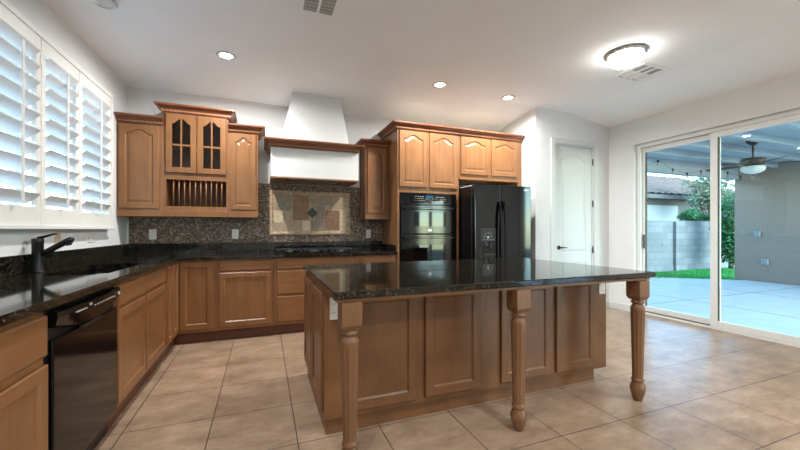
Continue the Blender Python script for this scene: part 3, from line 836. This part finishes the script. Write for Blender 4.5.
# ------------------------------------------------------------------ island
IX0, IX1, IY0, IY1 = .335, 2.612, 2.09, 3.10
t = thing('island_cabinet', ((IX0 + IX1) / 2, 2.6, 0), 'large maple kitchen island cabinet with four panels and turned front legs', 'kitchen island')
mb = MB(); mb.box(IX0, IX1, IY0, IY1, .10, ZI - .0575)
build('carcass', mb, M['wood_island'], t)
build('toe_kick', MB().box(IX0 + .012, IX1 - .10, IY0 + .03, IY1 - .06, .001, .0995), M['wood_island'], t)
ISF = lambda u, w, z: (u, IY0 - w, z)
for a, b in ((.455, .921), (.978, 1.396), (1.571, 2.026), (2.075, 2.478)):
    build('front_panel', panel_door(MB(ISF), a, b, .135, .838, t=.02, st=.058), M['wood_island'], t)
ISL = lambda u, w, z: (IX0 - w, u, z)
for a, b in ((2.14, 2.585), (2.625, 3.07)):
    build('side_panel', panel_door(MB(ISL), a, b, .135, .838, t=.014, st=.055), M['wood_island'], t)
build('support_board', MB().box(.337, 2.598, 1.728, 3.105, ZI - .057, ZI - .0385), M['wood_x'], t)
def post(x, y):
    mb = MB(); h = .052; zt = ZI - .058
    mb.box(x - h, x + h, y - h, y + h, .742, zt, .003)
    mb.loops([rect(x - h + .002, x + h - .002, y - h + .002, y + h - .002, .742), rect(x - .040, x + .040, y - .040, y + .040, .722)])
    fl = lambda a, z: 1 - (.085 * (.5 - .5 * math.cos(10 * a)) ** 1.5 if .175 < z < .655 else 0)
    prof = [(.026, .001), (.030, .004), (.037, .03), (.046, .062), (.049, .085), (.047, .105), (.036, .128), (.034, .134), (.041, .142), (.042, .150), (.036, .158), (.034, .165), (.0355, .18)]
    prof += [(.0355 + .0105 * i / 12, .18 + .45 * i / 12) for i in range(1, 13)]
    prof += [(.046, .656), (.044, .668), (.034, .684), (.032, .690), (.042, .697), (.044, .704), (.042, .711), (.036, .716), (.042, .724), (.042, .740)]
    mb.lathe((x, y, 0), prof, 60, 'z', fl)
    return build('leg', mb, M['wood_post'], t)
for x in (.408, 1.455, 2.508): post(x, 1.755)

it = build('island_countertop', (lambda m: (slab_poly(m, [(.316, 1.70), (2.616, 1.70), (2.616, 3.12), (.316, 3.12)], ZI - .038, ZI), m)[1])(MB()), M['granite'])
tag(it, 'polished black granite slab on top of the kitchen island', 'countertop')

# ------------------------------------------------------------------ outlets and switches
def outlet(frame, u, z, label, w=.075, h=.12, mat='plate', kind='duplex', name='wall_outlet', cat='outlet'):
    p = frame(u, 0, z - h / 2)
    t = thing(name, p, label, cat)
    build('cover_plate', MB(frame).box(u - w / 2, u + w / 2, .0005, .006, z - h / 2, z + h / 2, .002), M[mat], t)
    if kind == 'duplex':
        for s in (-1, 1):
            r = build('socket', MB(frame).box(u - .017, u + .017, .0062, .0085, z + s * .026 - .014, z + s * .026 + .014, .002), M[mat], t)
            mb = MB(frame)
            for q in (-.006, .006): mb.box(u + q - .0012, u + q + .0012, .0086, .0089, z + s * .026 - .003, z + s * .026 + .006)
            build('slot', mb, M['slot'], r)
    else:
        n = max(1, int(w / .05))
        for i in range(n):
            uu = u + (i - (n - 1) / 2) * .046
            build('rocker', MB(frame).box(uu - .016, uu + .016, .0062, .0100, z - .033, z + .033, .002), M[mat], t)
    return t
BW = lambda u, w, z: (u, WB - .0082 - w, z)
LW = lambda u, w, z: (WL + w, u, z)
RW = lambda u, w, z: (WR - w, u, z)
PW = lambda u, w, z: (u, PY - w, z)
outlet(BW, -1.21, 1.165, 'white outlet plate on the mosaic nearest the window corner')
outlet(BW, -.328, 1.165, 'white outlet plate on the mosaic left of the framed tile panel')
outlet(BW, 1.418, 1.16, 'white outlet plate on the mosaic under the small wall cabinet', .07)
outlet(LW, 3.46, 1.155, 'beige outlet plate on the wall just behind the faucet lever', .08, .09, 'beige_plate')
outlet(LW, 4.03, 1.155, 'white double switch plate under the right end of the shutters', .16, .10, 'plate', 'rocker', 'light_switch', 'switch')
outlet(lambda u, w, z: (u, IY0 - w, z), 2.565, .752, 'white outlet plate on the right front corner of the island', .068, .105)
outlet(lambda u, w, z: (u, IY0 - w, z), .392, .755, 'white outlet plate on the island beside the left turned leg', .055, .13)
outlet(RW, 3.78, .35, 'white outlet plate low on the wall beside the sliding door')

# ------------------------------------------------------------------ pantry door
mb = MB()
cw = .07
mb.box(DX0 - cw, DX0 + .006, PY - .016, PY - .0005, .001, DZ + cw, .004); mb.box(DX1 - .006, DX1 + cw, PY - .016, PY - .0005, .001, DZ + cw, .004)
mb.box(DX0 + .006, DX1 - .006, PY - .016, PY - .0005, DZ - .006, DZ + cw, .004)
S('trim_1', mb, M['white'], 'white casing around the pantry door')
mb = MB()
for b in ((DX0 + .0005, DX0 + .03), (DX1 - .03, DX1 - .0005)): mb.box(b[0], b[1], PY + .001, PY + .119, .001, DZ - .001)
mb.box(DX0 + .03, DX1 - .03, PY + .001, PY + .119, DZ - .03, DZ - .001)
d1 = S('door_1', mb, M['white'], 'tall white two-panel pantry door with arched top panel')
lx0, lx1, lz0, lz1 = DX0 + .034, DX1 - .034, .012, DZ - .034
yd = PY + .012
DF = lambda u, w, z: (u, yd + .035 - w, z)
mb = MB(DF)
def two_panel(mb, t=.035):
    st = .105
    # stiles and rails around two recessed panels, upper one arched
    o, i, bx = door_loops(lx0, lx1, .80, lz1, st, .07, .11, .075, 20)
    def L(l, ww): return [(p[0], ww, p[1]) for p in l]
    def pan(o, i, bx):
        mb.loops([L(o, 0), L(o, t), L(i, t), L(inset(i, bx, .012), t - .008), L(inset(i, bx, .028), t - .008), L(inset(i, bx, .055), t - .002)])
    pan(o, i, bx)
    o, i, bx = door_loops(lx0, lx1, lz0, .80, st, .20, .075, 0)
    pan(o, i, bx)
two_panel(mb)
lf = S('door_leaf', mb, M['white'], '', d1)
for z in (.22, .96, 1.62, 2.26):
    if z == .96: continue
    S('hinge', MB().lathe((lx1 + .008, PY - .004, z - .05), [(.008, 0), (.008, .10)], 10), M['bronze'], '', d1)
S('hinge', MB().lathe((lx1 + .008, PY - .004, .86), [(.008, 0), (.008, .10)], 10), M['bronze'], '', d1)
hx, hz = lx0 + .065, .955
mb = MB(); mb.lathe((hx, yd - .001, hz), [(.031, 0), (.031, -.006), (.024, -.012), (.011, -.014), (.011, -.045), (.013, -.05)], 24, 'y')
mb.tube([(hx, yd - .045, hz), (hx + .04, yd - .050, hz + .004), (hx + .085, yd - .048, hz - .002), (hx + .115, yd - .046, hz + .004)], [.011, .009, .008, .006], 10)
S('door_handle', mb, M['bronze'], '', lf)
mb = MB(); mb.tube([(lx0 + .02, PY - .02, 2.44), (lx0 + .045, PY - .03, 2.425), (lx0 + .05, PY - .03, 2.36)], .005, 8); mb.box(lx0 + .0, lx0 + .025, PY - .022, yd, 2.425, 2.455)
S('door_closer', mb, M['mark'], '', lf)

# ------------------------------------------------------------------ ceiling fixtures
def recessed(x, y, label, lit=True, watts=None, group='recessed ceiling lights'):
    z = ceil_z(x, y)
    t = thing('recessed_light', (x, y, z - .012), label, 'ceiling light', group)
    n = Vector((0, 0, 1))
    mb = MB(); mb.lathe((x, y, z), [(.062, -.003), (.062, -.010), (.086, -.007), (.092, -.001), (.062, -.003)], 32)
    build('trim_ring', mb, M['white'], t)
    build('lens', MB().lathe((x, y, z - .006), [(.061, 0), (.061, .004)], 32), M['lens'] if lit else M['frost'], t)
    if lit:
        l = bpy.data.lights.new('downlight', 'AREA'); l.shape = 'DISK'; l.size = .12; l.energy = watts or CAN_W; l.color = (1.0, .995, .985); l.spread = math.radians(165)
        lo = bpy.data.objects.new('downlight', l); C.objects.link(lo); lo.parent = t; lo.location = (0, 0, -.003)
    return t
recessed(-.347, 3.95, 'lit recessed light in the ceiling above the glass-door cabinet')
recessed(1.99, 3.81, 'lit recessed light in the ceiling above the oven cabinet')
recessed(3.03, 3.86, 'lit recessed light in the ceiling above the fridge')
recessed(-1.12, 3.27, 'unlit recessed light in the ceiling over the sink', False)
for i, (x, y) in enumerate(((-.3, .6), (1.7, .3), (3.8, .4), (-.3, -1.6), (1.7, -1.6), (3.8, -1.6))):
    recessed(x, y, 'unseen recessed light added behind the camera as fill', True, REAR_FILL_W, 'added fill lights behind the camera')  # invented downlights that brighten the room from behind the view

dx, dy, dz = 3.36, 2.47, 2.975
t = thing('flush_ceiling_light', (dx, dy, dz - .13), 'round flush ceiling light with glowing glass bowl', 'ceiling light')
build('metal_pan', MB().lathe((dx, dy, dz), [(.05, -.001), (.165, -.001), (.178, -.010), (.180, -.022), (.165, -.032), (.05, -.032)], 48), M['chrome'], t)
build('glass_bowl', MB().lathe((dx, dy, dz), [(.150, -.033), (.158, -.050), (.150, -.080), (.120, -.110), (.07, -.128), (.012, -.134)], 48), M['bowl'], t)
build('finial', MB().lathe((dx, dy, dz), [(.012, -.1345), (.014, -.142), (.006, -.152)], 16), M['chrome'], t)

def vent(x, y, sx, sy, label, nx, ny):
    z = ceil_z(x, y)
    t = thing('ceiling_vent', (x, y, z - .012), label, 'air vent')
    mb = MB(); f = .035
    for b in ((x - sx, x + sx, y - sy, y - sy + f), (x - sx, x + sx, y + sy - f, y + sy), (x - sx, x - sx + f, y - sy + f, y + sy - f), (x + sx - f, x + sx, y - sy + f, y + sy - f)):
        mb.box(b[0], b[1], b[2], b[3], z - .011, z - .001)
    ix0, ix1, iy0, iy1 = x - sx + f, x + sx - f, y - sy + f, y + sy - f
    for i in range(1, nx): u = ix0 + (ix1 - ix0) * i / nx; mb.box(u - .009, u + .009, iy0, iy1, z - .0105, z - .002)
    for i in range(1, ny): u = iy0 + (iy1 - iy0) * i / ny; mb.box(ix0, ix1, u - .009, u + .009, z - .0102, z - .002)
    build('vent_frame', mb, M['vent'], t)
    build('duct_opening', MB().box(ix0, ix1, iy0, iy1, z - .0018, z - .0008), M['grille_dark'], t)
    mb = MB()
    for i in range(nx):
        for j in range(ny):
            a0, a1 = ix0 + (ix1 - ix0) * i / nx + .01, ix0 + (ix1 - ix0) * (i + 1) / nx - .01
            b0, b1 = iy0 + (iy1 - iy0) * j / ny + .01, iy0 + (iy1 - iy0) * (j + 1) / ny - .01
            for k in range(5):
                yy = b0 + (b1 - b0) * (k + .3) / 5
                sl = .009 if j == 0 else -.009
                mb.loops([[(a0, yy, z - .009), (a0, yy + .003, z - .009), (a0, yy + sl + .003, z - .002), (a0, yy + sl, z - .002)], [(a1, yy, z - .009), (a1, yy + .003, z - .009), (a1, yy + sl + .003, z - .002), (a1, yy + sl, z - .002)]])
    build('louvre_blades', mb, M['vent'], t)
vent(3.92, 2.72, .19, .19, 'square white ceiling vent beside the round flush light', 3, 2)
vent(.41, 2.79, .15, .15, 'square white ceiling vent cut by the top picture edge', 2, 1)

# ------------------------------------------------------------------ outside
OXW = WR + .165
S('ground', MB().box(-14, 40, -12, 30, -.16, -.075), M['gravel'], 'gravel yard around the house')
mb = MB()
arc = [(OXW, -4), (11.05, -4), (11.05, 5.05), (10.6, 5.35), (10.0, 5.9), (9.4, 6.3), (8.4, 6.5), (OXW, 6.6)]
mb.prism(arc, -.074, -.02, plane='uw')
S('patio_slab', mb, M['concrete'], 'pale concrete patio slab outside the sliding door')
mb = MB()
for a, b in (((7.0, -4), (7.0, 6.5)), ((9.0, -4), (9.0, 6.2)), ((OXW + .1, 4.0), (11.0, 4.0)), ((OXW + .1, 1.9), (11.0, 1.9))):
    w = .006
    mb.box(min(a[0], b[0]) - (w if a[0] == b[0] else 0), max(a[0], b[0]) + (w if a[0] == b[0] else 0), min(a[1], b[1]) - (w if a[1] == b[1] else 0), max(a[1], b[1]) + (w if a[1] == b[1] else 0), -.0199, -.0188)
S('slab_joint', mb, M['track'], '', bpy.data.objects['patio_slab'])
mb = MB()
lawn = [(6.0, 6.63), (8.4, 6.53), (9.4, 6.33), (10.0, 5.93), (10.62, 5.38), (11.1, 5.1), (16, 5.1), (16, 6.75), (13, 6.95), (6.0, 7.02)]
mb.prism(lawn, -.074, -.015, plane='uw')
rnd = random.Random(3)
for i in range(5000):
    x, y = rnd.uniform(8.6, 14), rnd.uniform(5.2, 6.9)
    if math.hypot(x - 13.35, y - 6.45) < .25: continue
    if x < 11.1 and y < 6.55 - max(0, x - 8.4) * .56 + .02: continue
    if y > 7.0 - .02 * (x - 6): continue
    a = rnd.uniform(0, PI); dx_, dy_ = .006 * math.cos(a), .006 * math.sin(a); h = rnd.uniform(.02, .045)
    mb.face([mb.v((x - dx_, y - dy_, -.016)), mb.v((x + dx_, y + dy_, -.016)), mb.v((x + rnd.uniform(-.015, .015), y + rnd.uniform(-.015, .015), -.015 + h))])
tag(build('lawn_grass', mb, M['lawn'], origin=(0, 0, 0), recalc=False), 'curved strip of bright green lawn between patio and block wall', 'grass', None, 'stuff')
fw = build('block_fence', MB().box(2, 22, 7.2, 7.35, -.074, 1.47), M['block'], origin=(0, 7.2, -.074))
tag(fw, 'grey concrete block garden wall beyond the lawn', 'garden wall')
build('cap_course', MB().box(2, 22, 7.19, 7.36, 1.4705, 1.50), M['block'], fw)
build('pilaster', MB().box(11.9, 12.3, 7.12, 7.1995, -.074, 1.47), M['block'], fw)
S('wall_patio', MB().box(11.08, 11.3, -.8, 5.28, -.074, 3.2), M['stucco'], 'brown stucco wall closing the far side of the patio')
# patio roof
mb = MB(); mb.box(OXW, 11.079, -.6, 5.35, 2.78, 2.90)
S('ceiling_patio', mb, M['soffit'], 'pale patio roof over the concrete slab')
mb = MB()
for y in [-.5 + .62 * i for i in range(9)][:9]: mb.box(OXW, 11.07, y, y + .09, 2.66, 2.7795)
S('rafters', mb, M['soffit'], '', bpy.data.objects['ceiling_patio'])
S('trim_2', MB().box(OXW, 11.079, 5.2, 5.34, 2.48, 2.779), M['soffit'], 'pale eave beam along the open edge of the patio roof')
# patio fan
fx, fy, fz = 7.95, 3.53, 2.745
t = thing('patio_ceiling_fan', (fx, fy, 2.2), 'dark bronze ceiling fan with glass bowl under the patio roof', 'ceiling fan')
build('mount_canopy', MB().lathe((fx, fy, fz), [(.09, .034), (.09, -.01), (.03, -.06)], 24), M['fan'], t)
build('down_rod', MB().lathe((fx, fy, fz - .27), [(.014, 0), (.014, .202)], 12), M['fan'], t)
build('motor_housing', MB().lathe((fx, fy, fz - .27), [(.05, 0), (.155, -.02), (.17, -.06), (.15, -.12), (.08, -.15)], 32), M['fan'], t)
build('light_bowl', MB().lathe((fx, fy, fz - .43), [(.15, .008), (.165, -.02), (.15, -.07), (.09, -.11), (.02, -.125)], 32), M['frost'], t)
for k in range(5):
    a = 2 * PI * k / 5 + .3; ca, sa = math.cos(a), math.sin(a)
    def R2(r, s, z): return (fx + ca * r - sa * s, fy + sa * r + ca * s, z)
    mb = MB(); z = fz - .39
    top_ = [R2(.17, -.03, z), R2(.30, -.055, z - .008), R2(.62, -.075, z - .012), R2(.70, -.05, z - .01), R2(.70, .05, z + .012), R2(.62, .075, z + .016), R2(.30, .055, z + .010), R2(.17, .03, z)]
    mb.loops([top_, [(p[0], p[1], p[2] - .008) for p in top_]])
    build('fan_blade', mb, M['fan'], t)
# string lights
t = thing('string_lights', (8.2, 4.7, 2.4), 'string of small bulbs hanging under the patio roof edge', 'string lights')
def sag(s): return (5.9 + 4.6 * s, 4.95 - .5 * s, 2.62 - .22 * (math.sin(PI * ((s * 3) % 1))))
build('cable', MB().tube([sag(i / 48) for i in range(49)], .003, 6), M['black_matte'], t)
for i in range(1, 12):
    p = sag(i / 12)
    b = build('bulb', MB().lathe((p[0], p[1], p[2] - .115), [(.004, 0), (.018, .02), (.021, .045), (.014, .075)], 12), M['cab_glass'], t)
    build('bulb_socket', MB().lathe((p[0], p[1], p[2] - .04), [(.018, 0), (.018, .045)], 10), M['black_matte'], b)
# boxes on the stucco wall
SW = lambda u, w, z: (11.079 - w, u, z)
for y, z, lb in ((4.83, 1.12, 'grey outdoor outlet box higher on the stucco wall'), (4.69, .46, 'grey outdoor outlet box lower on the stucco wall')):
    t = thing('outdoor_outlet_box', (11.05, y, z - .06), lb, 'outlet box')
    build('box_body', MB(SW).box(y - .06, y + .06, .001, .05, z - .065, z + .065, .006), M['mark'], t)
    build('flip_cover', MB(SW).box(y - .054, y + .054, .0505, .062, z - .058, z + .058, .008), M['box_grey'], t)

# neighbour house
t = thing('neighbour_house', (14, 13, -.07), 'grey neighbour house with clay tile roof beyond the block wall', 'house')
build('house_wall', MB().box(7.0, 24, 10.5, 18, -.07, 2.75), M['house'], t)
mb = MB(); nx_ = 170; rows = 10
ls = []
for r in range(rows * 2 + 1):
    rr = r // 2 + (r % 2)
    s = (r // 2 + (r % 2)) / rows; lift = .06 if r % 2 == 0 else 0.0
    y = 10.0 + 4.2 * s; z = 2.70 + 1.65 * s + lift
    ls.append([(6.6 + 17.8 * i / nx_, y, z + .05 * abs(math.sin(i * PI / 4))) for i in range(nx_ + 1)])
mb.loops(ls, closed=False, cap0=False, cap1=False)
build('tile_roof', mb, M['rooftile'], t)
mb = MB(); mb.prism([(10.0, 2.55), (10.0, 2.70), (14.2, 4.35), (18.4, 2.70), (18.4, 2.55)], 6.8, 24.2, plane='wz')
build('roof_deck', mb, M['house'], t)
f = build('window', MB().box(12.1, 13.3, 10.46, 10.499, .9, 2.1), M['white'], t)
build('pane', MB().box(12.16, 13.24, 10.44, 10.459, .96, 2.04), M['oven_glass'], f)
build('garage_panel', MB().box(15.2, 17.6, 10.46, 10.499, 0, 2.3), M['box_grey'], t)

def foliage(name, label, cat, c, rx, rz, n, mat, size, trunk_h, seed, group=None, g0=-.07):
    r = random.Random(seed)
    t = thing(name, (c[0], c[1], -.07), label, cat, group)
    mb = MB(); mb.tube([(c[0], c[1], g0), (c[0] + .04, c[1], trunk_h * .5), (c[0], c[1] + .03, trunk_h + .2)], [.07, .055, .03], 8)
    for k in range(5):
        a = r.uniform(0, 2 * PI); mb.tube([(c[0], c[1], trunk_h * .6), (c[0] + rx * .5 * math.cos(a), c[1] + rx * .5 * math.sin(a), c[2] + r.uniform(-.2, .3) * rz)], [.03, .01], 6)
    build('trunk', mb, M['bark'], t)
    mb = MB()
    lobes = [(c[0] + r.uniform(-.5, .5) * rx, c[1] + r.uniform(-.4, .4) * rx, c[2] + r.uniform(-.55, .55) * rz, r.uniform(.4, .62)) for _ in range(9)]
    for i in range(n):
        lb = r.choice(lobes); d = Vector((r.gauss(0, 1), r.gauss(0, 1), r.gauss(0, 1))).normalized() * (r.random() ** .35)
        p = Vector((lb[0] + d.x * rx * lb[3], lb[1] + d.y * rx * lb[3], lb[2] + d.z * rz * lb[3]))
        a = Vector((r.gauss(0, 1), r.gauss(0, 1), r.gauss(0, 1))).normalized(); b = a.orthogonal().normalized()
        s = size * r.uniform(.6, 1.3)
        mb.face([mb.v(tuple(p - a * s)), mb.v(tuple(p + b * s * .45)), mb.v(tuple(p + a * s)), mb.v(tuple(p - b * s * .45))])
    build('foliage', mb, mat, t, recalc=False)
    return t
foliage('garden_shrub', 'bright green shrub rising just above the block wall', 'shrub', (15.2, 8.35, 1.5), .75, .6, 2200, M['leaf'], .075, 1.1, 5)
foliage('tree', 'loose grey green tree in front of the neighbour roof', 'tree', (16.9, 8.85, 3.0), 1.15, 1.2, 2400, M['leaf2'], .08, 1.9, 6)
foliage('climbing_shrub', 'tall dark green shrub between block wall and stucco wall', 'shrub', (13.35, 6.45, 1.3), .5, 1.15, 2400, M['leaf'], .07, .7, 8, None, .035)
